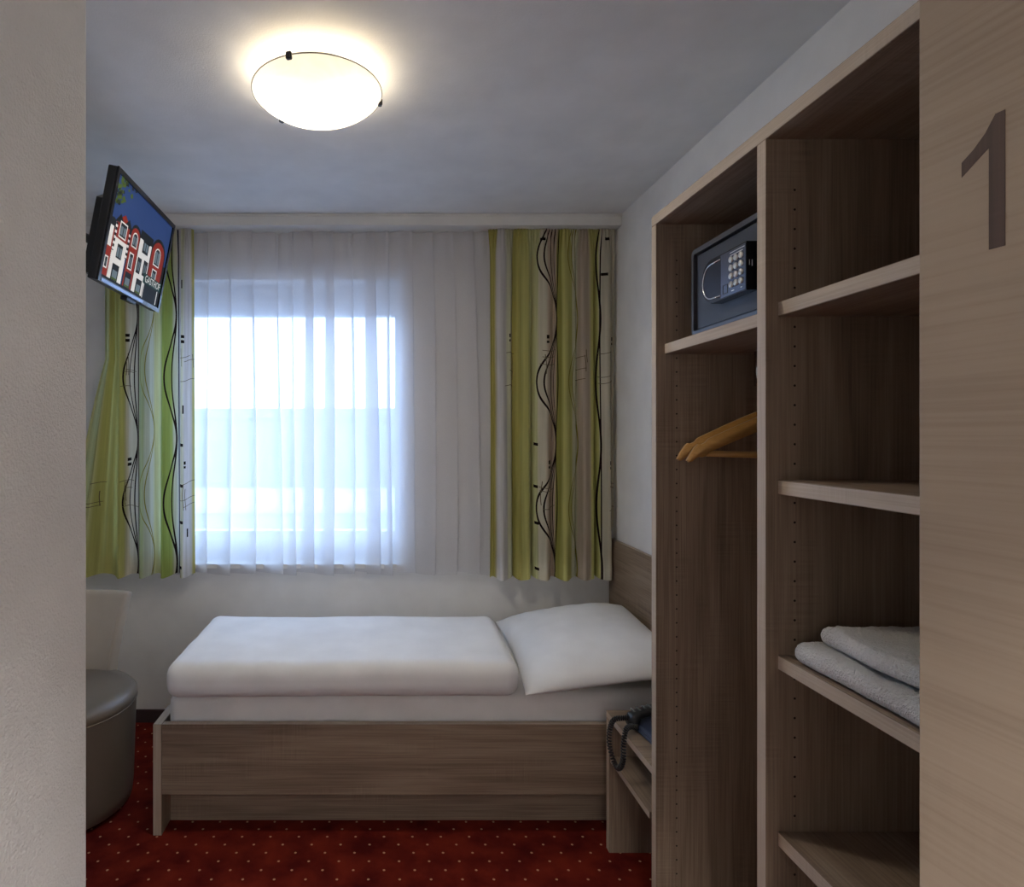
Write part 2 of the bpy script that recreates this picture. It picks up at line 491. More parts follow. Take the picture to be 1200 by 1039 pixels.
# curtain track board under the ceiling along the window wall
tr = struct(empty('trim_1', (0, 0, 0)))
box('board', (XL, 2.97, H - 0.058), (XR, D, H - 0.002), trim_white, tr, bev=0.003)
box('cover_strip', (XL, 2.964, H - 0.014), (XR, 2.97, H - 0.001), trim_white, tr, bev=0.002)

# window: frame, sash, pane, sill
win = struct(empty('window_1', ((WX0 + WX1) / 2, D, WZ0)))
def wpart(name, rects, y0, y1, mat):
    cx, cz = win.location.x, win.location.z
    bm = bmesh.new()
    for (x0, x1, z0, z1) in rects: add_box(bm, (x0 - cx, y0 - D, z0 - cz), (x1 - cx, y1 - D, z1 - cz))
    return new_obj(name, bm, mat, win)
fy0, fy1 = D + 0.13, D + 0.20
ft = 0.055
wpart('frame', [(WX0, WX0 + ft, WZ0, WZ1), (WX1 - ft * 0.4, WX1, WZ0, WZ1), (WX0 + ft, WX1 - ft * 0.4, WZ1 - 0.075, WZ1), (WX0 + ft, WX1 - ft * 0.4, WZ0, WZ0 + 0.07)], fy0, fy1, pvc)
sx0, sx1, sz0, sz1 = WX0 + ft, WX1 - ft * 0.4, WZ0 + 0.07, WZ1 - 0.075
st = 0.085
gx0, gx1, gz0, gz1 = sx0 + st, sx1 - 0.03, sz0 + 0.10, sz1 - st
wpart('sash', [(sx0, gx0, sz0, sz1), (gx1, sx1, sz0, sz1), (gx0, gx1, gz1, sz1), (gx0, gx1, sz0, gz0)], fy0 - 0.012, fy1 - 0.015, pvc)
wpart('pane', [(gx0, gx1, gz0, gz1)], fy0 + 0.02, fy0 + 0.026, glass)
wpart('window_sill', [(WX0, WX1, WZ0, WZ0 + 0.022)], D - 0.03, fy0, trim_white)

# entrance door leaf, swung open into the room, number on its outer face
ang = math.atan2(0.15, 1.0)
dr = struct(empty('door_1', (0.627, 0.70, 0.0), ang))
# local axes: -y runs from the free edge towards the hinge, -x is the outer face
box('leaf', (0.0, -0.86, 0.01), (0.04, 0.0, 2.02), maple, dr, bev=0.0012, edge={'y': edge_z})
bm = bmesh.new()
dz = [(-0.0455, 1.7825), (-0.0455, 1.7665), (-0.0715, 1.787), (-0.0715, 1.6795), (-0.0860, 1.6795), (-0.0860, 1.8195), (-0.0775, 1.8195), (-0.068, 1.8035), (-0.057, 1.7915)]
prism(bm, dz, 'x', -0.0006, 0.0004)
dg = new_obj('digit_1', bm, walnut, dr); dg['label'] = 'dark walnut inlaid number 1'
for zz in (0.25, 1.75):
    lathe('hinge', [(0.008, -0.04), (0.008, 0.04)], 12, chrome, dr, (0.045, -0.862, zz))

# ------------------------------------------------------------------ outdoors
gnd = struct(box('ground_outside', (-40, D + T + 0.05, -3.4), (40, 60, -3.2), pbr('asphalt', (0.30, 0.31, 0.33), 0.9), bev=0))
nb = empty('neighbour_building', (-3.0, 17.0, -3.2))
facade = pbr('facade_render', (0.20, 0.23, 0.28), 0.9, bump=(40, 0.3, 0.01))
roof_m = pbr('roof_metal', (0.15, 0.18, 0.24), 0.6)
pane_d = pbr('far_window_pane', (0.13, 0.15, 0.19), 0.3)
box('facade_wall', (-14, 0, 0), (14, 7, 5.35), facade, nb, bev=0.01)
box('parapet', (-14.15, -0.15, 5.15), (14.15, 7.15, 5.45), roof_m, nb, bev=0.02)
far_frame = pbr('far_frame', (0.26, 0.29, 0.34), 0.7)
for k in range(9):
    x = -10.4 + k * 2.6
    w = box('window', (x, -0.06, 3.35), (x + 1.15, 0.02, 4.65), far_frame, nb, bev=0.01)
    box('pane', (x + 0.08, -0.075, 3.43), (x + 1.07, -0.055, 4.57), pane_d, w, bev=0)
tag(nb, 'grey blue flat roofed building seen blurred outside the window', 'building')
an = empty('annex', (-2.0, 11.5, -3.5))
box('annex_wall', (-7, 0, 0), (9, 4, 3.5), pbr('annex_render', (0.36, 0.38, 0.41), 0.9), an, bev=0.01)
box('annex_roof', (-7.15, -0.15, 3.5), (9.15, 4.0, 3.62), pbr('annex_gravel', (0.40, 0.42, 0.44), 0.95), an, bev=0.01)
box('downpipe', (1.2, -0.1, 0), (1.32, -0.002, 3.5), roof_m, an, bev=0.02)
tag(an, 'low white annex in front of the grey neighbouring building', 'building')

# ------------------------------------------------------------------ curtains
def cloth(name, rows, cols, pos, mat, label, cat, group=None):
    """grid surface with cloth coordinates; pos(s, v) -> (point, u)"""
    bm = bmesh.new(); uvl = bm.loops.layers.uv.new('UVMap'); G = []
    for j in range(rows + 1):
        v = j / rows
        row = []
        for i in range(cols + 1):
            p, u = pos(i / cols, v)
            row.append((bm.verts.new(p), (u, v)))
        G.append(row)
    for j in range(rows):
        for i in range(cols):
            q = (G[j][i], G[j][i + 1], G[j + 1][i + 1], G[j + 1][i])
            f = bm.faces.new([a[0] for a in q]); f.smooth = True
            for lp, a in zip(f.loops, q): lp[uvl].uv = a[1]
    me = bpy.data.meshes.new(name); bm.to_mesh(me); bm.free(); me.materials.append(mat)
    o = bpy.data.objects.new(name, me); col.objects.link(o)
    tag(o, label, cat, group)
    return o

TOPZ = H - 0.060
# --- sheer: flat runs with overlapping pleats
rng = random.Random(11)
SX0, SX1 = -1.27, 0.68
path = []      # (x_bottom, y_off, x_top)
x = SX0; path.append((x, 0.0))
while x < SX1 - 0.08:
    run = rng.uniform(0.05, 0.13); o_ = rng.choice([0.010, 0.055, 0.07, 0.08, 0.016, 0.06])
    path.append((x + run * 0.5, rng.uniform(-0.008, 0.004)))
    x += run
    path.append((x + 0.004, -0.012))
    path.append((x - o_ * 0.5, 0.004))
    path.append((x - o_, 0.020))
    path.append((x - o_ * 0.4, 0.026))
    x += rng.uniform(0.004, 0.018)
path.append((SX1, 0.0))
def catmull(P, t):
    n = len(P) - 1; f_ = min(t * n, n - 1e-6); i = int(f_); k = f_ - i
    p0 = P[max(i - 1, 0)]; p1 = P[i]; p2 = P[i + 1]; p3 = P[min(i + 2, n)]
    return tuple(0.5 * (2 * b + (c - a) * k + (2 * a - 5 * b + 4 * c - d) * k * k + (3 * b - a - 3 * c + d) * k ** 3) for a, b, c, d in zip(p0, p1, p2, p3))
SY = 3.062
def sheer_pos(s, v):
    x, y = catmull(path, s)
    top = max(0.0, (v - 0.90) / 0.10)
    lin = SX0 + (SX1 - SX0) * s
    k = 0.55 * v ** 2
    X = x * (1 - k * 0.5) + lin * k * 0.5 + 0.012 * math.sin(s * 23 + v * 2.2) * (1 - v)
    Y = SY + y * (1.0 - 0.6 * v) + 0.006 * math.sin(s * 420) * top
    z = 0.775 + 0.006 * math.sin(s * 31) + (TOPZ - 0.775) * v
    if v < 0.02: z = 0.775 + 0.008 * math.sin(s * 47) + (TOPZ - 0.775) * v
    return (X, Y, z), s
cloth('sheer_curtain', 26, 900, sheer_pos, sheer_m, 'white see-through voile curtain gathered in pleats before the window', 'curtain')

OL = (0.53, 0.485, 0.16); GR = (0.61, 0.60, 0.23); LG = (0.69, 0.70, 0.38); PA = (0.70, 0.70, 0.52)
CR = (0.74, 0.70, 0.58); TP = (0.58, 0.49, 0.40); WH = (0.72, 0.70, 0.70); DG = (0.39, 0.385, 0.11); PK = (0.66, 0.53, 0.43)
BK = (0.022, 0.012, 0.012); OLL = (0.30, 0.27, 0.06)
def bands(px0, px1, lst):
    """list of (x_from, x_to, colour) -> ramp stops with narrow soft borders"""
    out = []; W = px1 - px0
    for a, b, c in lst:
        out.append(((a - px0) / W + 0.004, c)); out.append(((b - px0) / W - 0.004, c))
    return out
def Vp(y, y0, y1): return (y1 - y) / (y1 - y0)

# --- right curtain
def rv(y): return Vp(y, 264, 678)
def ru(x): return (x - 572) / 156.0
st_r = bands(572, 728, [(572, 583, OL), (584, 592, WH), (593, 602, PA), (603, 611, OL), (612, 619, GR), (620, 635, LG), (636, 642, CR), (643, 657, PK),
                       (658, 663, DG), (664, 672, GR), (673, 683, PA), (684, 694, TP), (695, 709, GR), (710, 727, CR)])
ln_r = []
for a, th in ((24, 0.0085), (18, 0.006), (12, 0.0055), (6, 0.006), (-2, 0.005)):
    ln_r.append((ru(658), a / 156.0, th * 0.66, rv(445), 0.36, BK))
for a in (16, 12, 7):
    ln_r.append((ru(684), a / 156.0, 0.003, rv(445), 0.36, OLL))
ln_r.append((ru(711), 5 / 156.0, 0.006, rv(445), 0.36, BK)); ln_r.append((ru(711), 0.004, 0.004, 0, 0.7, BK))
sq_r = [(ru(x), rv(y), 2.6 / 156, 1.7 / 414) for x, y in ((633, 519), (633, 569), (634, 612), (634, 666), (639, 276), (717, 276), (714, 318))]
for x, y in ((597, 390), (643, 392), (724, 394), (645, 540), (719, 541)):
    sq_r += [(ru(x), rv(y), 1.2 / 156, 2.2 / 414), (ru(x), rv(y + 6), 1.2 / 156, 1.4 / 414)]
def scribble(u, v, pu, pv):
    '''pen strokes crossing each other: thin horizontal and vertical lines (half widths in cloth units)'''
    r_ = random.Random(int(u * 1000) + int(v * 777)); out = []
    for k in range(3): out.append((u + r_.uniform(-3, 3) * pu, v + r_.uniform(-22, 22) * pv, r_.uniform(4, 9) * pu, 0.35 * pv))
    for k in range(2): out.append((u + r_.uniform(-7, 7) * pu, v + r_.uniform(-10, 10) * pv, 0.3 * pu, r_.uniform(7, 16) * pv))
    return out
sc_r = []
for x, y in ((645, 425), (686, 425), (716, 425), (645, 575), (722, 575), (600, 430)):
    sc_r += scribble(ru(x), rv(y), 1 / 156.0, 1 / 414.0)
cm_r = curtain_mat('curtain_print_right', st_r, ln_r, sq_r, sc_r, 0.05)
RX0, RX1 = 0.527, 1.172
def right_pos(s, v):
    wob = 0.006 * math.sin(v * 3.1 + s * 9) * (1 - v)
    X = RX0 + (RX1 - RX0) * s + wob
    ph = s * 2 * PI * 6.3 + 0.5 * math.sin(s * 7)
    amp = 0.012 + 0.018 * (1 - v)
    top = max(0.0, (v - 0.93) / 0.07)
    Y = 3.022 + amp * (math.sin(ph) + 0.35 * math.sin(2.3 * ph + 1.0)) * (1 - 0.6 * top) + 0.006 * math.sin(s * 260) * top
    X += 0.010 * math.sin(ph * 1.0 + 1.4) * (1 - top)
    z0 = 0.762 + 0.006 * math.sin(ph)
    return (min(X, 1.176 - 0.022 * min(1.0, max(0.0, (0.17 - v) / 0.04))), Y, z0 + (TOPZ - z0) * v), s
cloth('patterned_curtain', 40, 300, right_pos, cm_r, 'green striped curtain with dark wavy lines hanging above the pillow', 'curtain', 'patterned window curtains')

# --- left curtain
def lv(y): return Vp(y, 264, 676)
LPX0 = 86.0
def lu(x): return (x - LPX0) / (227 - LPX0)
WL = 227 - LPX0
st_l = bands(LPX0, 227, [(86, 106, LG), (107, 116, GR), (117, 127, OL), (128, 136, GR), (137, 150, CR), (151, 155, TP), (156, 163, (0.52, 0.60, 0.36)), (164, 173, (0.66, 0.70, 0.60)),
                         (174, 186, LG), (187, 199, (0.38, 0.47, 0.13)), (200, 204, PA), (205, 211, WH), (212, 215, PA), (216, 224, WH), (225, 226.5, OL)])
ln_l = []
for a, th in ((16, 0.006), (10, 0.005), (4, 0.006)):
    ln_l.append((lu(151), a / WL, th * 0.8, lv(440), 0.36, BK))
ln_l.append((lu(153), 0.0, 0.008, 0, 1, (0.05, 0.04, 0.02)))
for a in (16, 10): ln_l.append((lu(174), a / WL, 0.003, lv(430), 0.36, OLL))
for a, th in ((13, 0.006), (5, 0.005)): ln_l.append((lu(203), a / WL, th, lv(440), 0.36, BK))
ln_l.append((lu(206), 0.0, 0.007, 0, 1, (0.02, 0.02, 0.035)))
sq_l = [(lu(x), lv(y), 2.2 / WL, 1.8 / 412) for x, y in ((213, 520), (213, 568), (213, 611), (212, 664), (139, 390), (139, 396), (214, 392), (214, 398), (141, 538), (141, 544))]
sq_l += [(lu(217), lv(541), 1.0 / WL, 2.0 / 412), (lu(217), lv(546), 1.0 / WL, 1.4 / 412), (lu(215), lv(478), 0.8 / WL, 5 / 412), (lu(220), lv(624), 0.8 / WL, 5 / 412), (lu(213), lv(330), 0.8 / WL, 5 / 412)]
sc_l = []
for x, y in ((219, 425), (220, 575), (141, 432), (141, 580), (106, 580)):
    sc_l += scribble(lu(x), lv(y), 1 / WL, 1 / 412.0)
cm_l = curtain_mat('curtain_print_left', st_l, ln_l, sq_l, sc_l, 0.05)
def left_pos(s, v):
    X = -1.50 + 0.535 * s                       # hangs straight; only the outer third flares to the hem
    k = max(0.0, 1 - s / 0.30)
    fl = max(0.0, 0.62 - v) / 0.62
    X -= k * (0.15 * fl ** 0.8) - k * 0.085 * min(1.0, (1 - fl))
    ph = s * 2 * PI * 5.2 + 0.6 * math.sin(s * 6 + 0.4)
    amp = 0.012 + 0.018 * (1 - v)
    top = max(0.0, (v - 0.93) / 0.07)
    Y = 3.022 + amp * (math.sin(ph) + 0.35 * math.sin(2.1 * ph + 0.6)) * (1 - 0.6 * top) + 0.006 * math.sin(s * 260) * top
    z0 = 0.775 + 0.007 * math.sin(ph)
    return (X, Y, z0 + (TOPZ - z0) * v), s
cloth('patterned_curtain', 40, 300, left_pos, cm_l, 'green striped curtain with dark wavy lines hanging behind the television', 'curtain', 'patterned window curtains')

# ------------------------------------------------------------------ bed
BY0, BY1 = 2.215, 3.07        # front and rear of the bed frame
BX0, BX1 = -0.857, 1.158
bed = empty('single_bed', ((BX0 + BX1) / 2, (BY0 + BY1) / 2, 0))
def L2(o, p): return tuple(a - b for a, b in zip(p, o.location))
def pbox(o, name, lo, hi, mat, **k): return box(name, L2(o, lo), L2(o, hi), mat, o, **k)
pbox(bed, 'footboard', (BX0, BY0, 0), (BX0 + 0.032, BY1, 0.412), oak_z, edge={'-y': edge_z, '+z': edge_y})
pbox(bed, 'side_rail', (BX0 + 0.033, BY0, 0.152), (BX1, BY0 + 0.028, 0.412), oak_x, edge={'+z': edge_x})
pbox(bed, 'side_rail', (BX0 + 0.033, BY1 - 0.028, 0.152), (BX1, BY1, 0.412), oak_x, edge={'+z': edge_x})
pbox(bed, 'plinth_board', (BX0 + 0.033, BY0 + 0.088, 0.001), (BX1, BY0 + 0.11, 0.25), oak_x)
pbox(bed, 'slat_base', (BX0 + 0.034, BY0 + 0.03, 0.30), (BX1 - 0.002, BY1 - 0.03, 0.33), oak_x)
pbox(bed, 'headboard', (1.162, 1.795, 0.001), (1.182, 3.085, 0.955), oak_y, edge={'+z': edge_y})
tag(bed, 'light oak single bed with a panel footboard beneath the window', 'bed')

mat_half = ((BX1 - BX0 - 0.05) / 2, 0.385, 0.09)
def mwarp(p):
    p = p.copy(); p.z += 0.004 * noise.noise(Vector((p.x * 3, p.y * 3, 1.0))) if p.z > 0 else 0
    return p
mt = soft_box('mattress', mat_half, 0.05, 60, sheet, None, ((BX0 + BX1) / 2 + 0.012, BY0 + 0.035 + 0.385, 0.421), mwarp)
tag(mt, 'white sheeted mattress lying in the oak bed frame', 'mattress')

# folded duvet
DX0, DX1, DY0, DY1 = -0.80, 0.505, 2.178, 2.77
dh = ((DX1 - DX0) / 2, (DY1 - DY0) / 2, 0.070)
def dwarp(p):
    p = p.copy()
    t = (p.z + dh[2]) / (2 * dh[2])
    k = (p.y + dh[1]) / (2 * dh[1])
    if t > 0.5:
        p.z += 0.006 * noise.noise(Vector((p.x * 2.2, p.y * 3, 3.0))) + 0.0025 * noise.noise(Vector((p.x * 9, p.y * 11, 7.0)))
        p.z -= 0.010 * (1 - k) ** 2
    p.y += 0.010 * math.sin(p.x * 2.1 + 0.5) * (1 - k)
    p.x += 0.004 * math.sin(p.y * 5)
    return p
dv = soft_box('folded_duvet', dh, 0.048, 90, linen, None, ((DX0 + DX1) / 2, (DY0 + DY1) / 2, 0.5125 + 0.0735), dwarp)
tag(dv, 'thick white duvet folded into a long block on the mattress', 'duvet')

# pillow
def make_pillow():
    bm = bmesh.new(); n = 44; A, B, Tk = 0.315, 0.40, 0.102
    def sh(u, v, sgn):
        e = max(0.0, (1 - abs(u) ** 2.6)) * max(0.0, (1 - abs(v) ** 2.6))
        h_ = Tk * e ** 0.55
        xx = u * A * (1 - 0.055 * (1 - v * v) * abs(u) ** 3)
        yy = v * B * (1 - 0.05 * (1 - u * u) * abs(v) ** 3)
        w = 0.006 * noise.noise(Vector((xx * 7, yy * 7, sgn))) + 0.003 * noise.noise(Vector((xx * 17, yy * 14, 4 + sgn)))
        return (xx, yy, (h_ + w * min(1, e * 5)) * (1.0 if sgn > 0 else 0.55) * sgn)
    top = [[None] * (n + 1) for _ in range(n + 1)]; bot = [[None] * (n + 1) for _ in range(n + 1)]
    for i in range(n + 1):
        for j in range(n + 1):
            u = math.sin((i / n - 0.5) * PI); v = math.sin((j / n - 0.5) * PI)
            top[i][j] = bm.verts.new(sh(u, v, 1))
            bot[i][j] = top[i][j] if i in (0, n) or j in (0, n) else bm.verts.new(sh(u, v, -1))
    for i in range(n):
        for j in range(n):
            bm.faces.new((top[i][j], top[i + 1][j], top[i + 1][j + 1], top[i][j + 1]))
            bm.faces.new((bot[i][j], bot[i][j + 1], bot[i + 1][j + 1], bot[i + 1][j]))
    return new_obj('pillow', bm, linen, None, True)
pl = make_pillow()
pl.location = (0.850, 2.575, 0.587); pl.rotation_euler = (R(1.5), R(-8.5), R(-3))
tag(pl, 'plump white pillow leaning against the oak headboard', 'pillow')

# ------------------------------------------------------------------ tub chair
ch = empty('tub_chair', (-1.30, 2.40, 0.0))
lathe('base', [(0.255, 0.012), (0.268, 0.02), (0.272, 0.06), (0.283, 0.40), (0.283, 0.405)], 64, leather, ch)
lathe('seat', [(0.284, 0.405), (0.287, 0.415), (0.286, 0.43), (0.27, 0.447), (0.22, 0.456), (0.12, 0.459), (0.0, 0.46)], 64, leather, ch, cap=False)
bm = bmesh.new(); tube_bm(bm, [(0.285 * math.cos(2 * PI * i / 64), 0.285 * math.sin(2 * PI * i / 64), 0.406) for i in range(65)], 0.0025, 6)
new_obj('seam_piping', bm, leather, ch, True)
def back_shell():
    bm = bmesh.new(); na, nz = 22, 12; G = {}
    for side in (0, 1):
        for i in range(na + 1):
            for j in range(nz + 1):
                t = j / nz; a = R(-29 + 58 * i / na) * (0.82 + 0.18 * t)
                r0 = 0.235 + 0.075 * t ** 1.3 + (0.048 - 0.012 * t if side else 0.0)
                z = 0.44 + 0.345 * t
                if side: z = 0.40 + 0.385 * t
                if t > 0.93: z -= 0.006
                G[side, i, j] = bm.verts.new((r0 * math.sin(a), r0 * math.cos(a), z))
    for side in (0, 1):
        for i in range(na):
            for j in range(nz):
                bm.faces.new((G[side, i, j], G[side, i + 1, j], G[side, i + 1, j + 1], G[side, i, j + 1]))
    for i in range(na):
        for j in (0, nz): bm.faces.new((G[0, i, j], G[0, i + 1, j], G[1, i + 1, j], G[1, i, j]))
    for j in range(nz):
        for i in (0, na): bm.faces.new((G[0, i, j], G[0, i, j + 1], G[1, i, j + 1], G[1, i, j]))
    bmesh.ops.recalc_face_normals(bm, faces=bm.faces)
    es = [e for e in bm.edges if len(e.link_faces) == 2 and e.calc_face_angle() > 0.7]
    bmesh.ops.bevel(bm, geom=es, offset=0.012, segments=3, affect='EDGES', profile=0.5)
    return new_obj('backrest', bm, leather_l, ch, True)
br = back_shell(); br['label'] = 'cream leather backrest'
for i in range(3):
    a = 2 * PI * i / 3
    lathe('foot', [(0.025, 0.0), (0.025, 0.014)], 16, black_pl, ch, (0.2 * math.cos(a), 0.2 * math.sin(a), 0))
tag(ch, 'round taupe leather tub chair beside the foot of the bed', 'chair')

# ------------------------------------------------------------------ television on the left
tvw, tvh = 0.578, 0.366
TVP = Vector((-0.846, 1.898, 2.3408))           # top corner nearest the entrance, on the screen side
wv = Vector((-0.0124, 0.3032, 0.0067)).normalized()
hv = Vector((-0.0376, 0.0010, -0.1896)); hv = (hv - wv * hv.dot(wv)).normalized()
nv = wv.cross(hv).normalized()                # out of the screen?
if nv.x < 0: nv = -nv
tv = empty('television')
ctr = TVP + wv * tvw / 2 + hv * tvh / 2
Mx = Matrix((wv, -hv, nv)).transposed().to_4x4()
if Mx.determinant() < 0: print('TV basis flipped')
Mx.translation = ctr
tv.matrix_world = Mx
w2, h2 = tvw / 2, tvh / 2
# local: x to the far side, y up, z out of the screen
box('housing', (-w2, -h2, -0.030), (w2, h2, -0.001), black_pl, tv, bev=0.004)
bmb = bmesh.new()
prism(bmb, [(-w2 + 0.03, -h2 + 0.02), (w2 - 0.05, -h2 + 0.02), (w2 - 0.05, h2 - 0.09), (w2 - 0.12, h2 - 0.05), (-w2 + 0.12, h2 - 0.05), (-w2 + 0.03, h2 - 0.10)], 'z', -0.062, -0.0302)
new_obj('rear_cover', bmb, black_pl, tv)
bw = 0.016
boxes('bezel', [((-w2, h2 - bw, -0.001), (w2, h2, 0.006)), ((-w2, -h2, -0.001), (w2, -h2 + 0.015, 0.006)),
                ((-w2, -h2 + 0.015, -0.001), (-w2 + bw, h2 - bw, 0.006)), ((w2 - bw, -h2 + 0.015, -0.001), (w2, h2 - bw, 0.006))], gloss_bl, tv)
box('light_strip', (-w2 + 0.02, -h2 + 0.001, 0.006), (w2 - 0.19, -h2 + 0.011, 0.0075), pad_face, tv, bev=0.0006)
box('speaker_bar', (-0.02, -h2 - 0.014, -0.03), (0.07, -h2, -0.005), black_pl, tv, bev=0.003)
def scr(name, c, e): return pbr(name, tuple(0.6 * v for v in c), 0.6, spec=0.12, emit=c, estr=e * 0.5)
SC = [scr('screen_sky', (0.022, 0.045, 0.135), 0.55), scr('screen_red', (0.20, 0.022, 0.014), 0.5), scr('screen_white', (0.55, 0.54, 0.52), 0.55),
      scr('screen_dark', (0.012, 0.014, 0.016), 0.5), scr('screen_leaf', (0.05, 0.075, 0.015), 0.7), scr('screen_glass', (0.10, 0.13, 0.15), 0.6), scr('screen_sign', (0.008, 0.03, 0.028), 0.6)]
bm = bmesh.new()
X0, X1, Y0_, Y1_ = -w2 + bw, w2 - bw, -h2 + 0.015, h2 - bw
WW, HH = X1 - X0, Y1_ - Y0_
lay = [0]
def P2(a, b, z): return (X0 + a * WW, Y0_ + b * HH, z)
def poly(pts, mi, lv_=1):
    z = -0.0004 + 0.0002 * lv_
    f_ = bm.faces.new([bm.verts.new(P2(a, b, z)) for a, b in pts]); f_.material_index = mi
def rect(a0, b0, a1, b1, mi, lv_=1): poly([(a0, b0), (a1, b0), (a1, b1), (a0, b1)], mi, lv_)
def arch(a0, b0, a1, b1, mi, lv_=1, n=10):
    c = (a0 + a1) / 2; r = (a1 - a0) / 2; rb = r * 1.25
    poly([(a0, b0), (a1, b0)] + [(c + r * math.cos(PI * i / n), b1 - rb + rb * math.sin(PI * i / n)) for i in range(n + 1)], mi, lv_)
rect(0, 0, 1, 1, 0, 0)
# row of gabled house fronts
arch(0.0, 0.02, 0.10, 0.60, 3, 1); rect(0, 0.02, 0.09, 0.50, 1, 2); rect(0.01, 0.32, 0.07, 0.52, 2, 3)
rect(0.09, 0.02, 0.30, 0.58, 2, 1); poly([(0.10, 0.44), (0.29, 0.44), (0.31, 0.60), (0.20, 0.70), (0.09, 0.60)], 1, 2)
poly([(0.07, 0.58), (0.135, 0.68), (0.20, 0.60)], 3, 3); poly([(0.20, 0.60), (0.265, 0.69), (0.33, 0.60)], 3, 3)
rect(0.09, 0.30, 0.115, 0.58, 3, 3); rect(0.29, 0.30, 0.315, 0.60, 3, 3)
for k in range(5):
    rect(0.09, 0.31 + 0.055 * k, 0.115, 0.335 + 0.055 * k, 2, 4); rect(0.29, 0.31 + 0.055 * k, 0.315, 0.335 + 0.055 * k, 2, 4)
arch(0.315, 0.02, 0.475, 0.70, 3, 1); arch(0.325, 0.02, 0.465, 0.665, 1, 2)
rect(0.475, 0.02, 0.69, 0.62, 2, 1); rect(0.47, 0.61, 0.70, 0.70, 3, 2); rect(0.53, 0.60, 0.66, 0.64, 3, 2)
arch(0.69, 0.02, 0.97, 0.76, 3, 1); arch(0.705, 0.02, 0.955, 0.72, 1, 2); rect(0.955, 0.02, 1, 0.5, 3, 1)
def wind(a0, b0, a1, b1, ar=False, frame=2):
    (arch if ar else rect)(a0, b0, a1, b1, frame, 4)
    m_ = 0.010
    (arch if ar else rect)(a0 + m_, b0 + m_ * 1.4, a1 - m_, b1 - m_ * 1.4, 3, 5)
    c = (a0 + a1) / 2
    rect(a0 + m_ * 1.6, b0 + 0.03, c - 0.005, b1 - 0.045, 5, 6); rect(c + 0.005, b0 + 0.03, a1 - m_ * 1.6, b1 - 0.045, 5, 6)
wind(0.145, 0.46, 0.255, 0.62); wind(0.15, 0.24, 0.25, 0.41); wind(0.35, 0.46, 0.44, 0.62, True); wind(0.35, 0.22, 0.42, 0.40)
wind(0.535, 0.48, 0.64, 0.64, frame=3); wind(0.49, 0.24, 0.56, 0.41, frame=3); wind(0.60, 0.25, 0.675, 0.42, frame=3)
wind(0.76, 0.44, 0.88, 0.65, True); wind(0.77, 0.20, 0.86, 0.40); wind(0.02, 0.10, 0.07, 0.22)
for a in (0.14, 0.34, 0.53):
    rect(a, 0.03, a + 0.10, 0.19, 3, 4); rect(a + 0.015, 0.05, a + 0.085, 0.13, 5, 5); rect(a + 0.01, 0.035, a + 0.09, 0.055, 4, 6)
rect(0.66, 0.0, 0.99, 0.20, 3, 6); rect(0.93, 0.02, 0.945, 0.18, 2, 7); rect(0.665, 0.02, 0.675, 0.18, 2, 7)
rect(0.64, 0.185, 1.0, 0.295, 6, 7)
rect(0, 0, 1, 0.03, 3, 3)
rr = random.Random(4)
for k in range(46):
    a = abs(rr.gauss(0.0, 0.10)) + 0.01; b = 0.72 + rr.random() * 0.26; s = 0.018 + rr.random() * 0.02
    if a > 0.35 or (a > 0.14 and b < 0.86): continue
    poly([(a, b), (a + s, b + s * 0.6), (a + s * 0.6, b + s * 1.8), (a - s * 0.3 if a > s else a, b + s)], 4 if k % 3 else 3, 8)
new_obj('screen_picture', bm, SC, tv)
tc_ = bpy.data.curves.new('sign_text', 'FONT'); tc_.body = 'GASTHOF'; tc_.size = 0.038; tc_.extrude = 0.0001
to = bpy.data.objects.new('sign_text_tmp', tc_); col.objects.link(to)
bpy.context.view_layer.update()
me = bpy.data.meshes.new_from_object(to.evaluated_get(bpy.context.evaluated_depsgraph_get()))
bpy.data.objects.remove(to)
me.materials.clear(); me.materials.append(SC[2])
so = bpy.data.objects.new('sign_lettering', me); col.objects.link(so); so.parent = tv
so.location = (X0 + 0.668 * WW, Y0_ + 0.205 * HH, 0.0016); so.scale = (0.98, 1.0, 1)
bm = bmesh.new(); tube_bm(bm, [(0.0, -0.02, -0.06), (0.0, -0.01, -0.16), (0.02, 0.05, -0.40), (0.02, 0.07, -0.86)], 0.016, 12)
new_obj('wall_arm', bm, black_pl, tv, True)
tag(tv, 'small black television tilted down, showing a red and white guest house', 'television')

# ------------------------------------------------------------------ ceiling lamp
LX, LY = -0.203, 1.822
lamp = empty('ceiling_lamp', (LX, LY, H))
lathe('base_plate', [(0.10, -0.001), (0.10, -0.014), (0.095, -0.018), (0.0, -0.018)], 48, trim_white, lamp, cap=False)
rim_z = -0.062
prof = []
Rr = 0.196; dp = 0.074
for i in range(19):
    t = i / 18; r = Rr * math.cos(t * PI / 2 * 1.0)
    prof.append((max(r, 0.0) if i < 18 else 0.0, rim_z - dp * (1 - (r / Rr) ** 2) ** 0.85))
inner = [(max(r - 0.004, 0.0), z + 0.004) for r, z in reversed(prof)]
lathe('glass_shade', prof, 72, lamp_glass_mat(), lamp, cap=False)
lathe('rim', [(Rr + 0.001, rim_z + 0.002), (Rr + 0.0022, rim_z), (Rr + 0.001, rim_z - 0.002), (Rr - 0.001, rim_z - 0.001), (Rr + 0.001, rim_z + 0.002)], 72, pbr('glass_edge', (0.35, 0.33, 0.28), 0.2), lamp, cap=False)
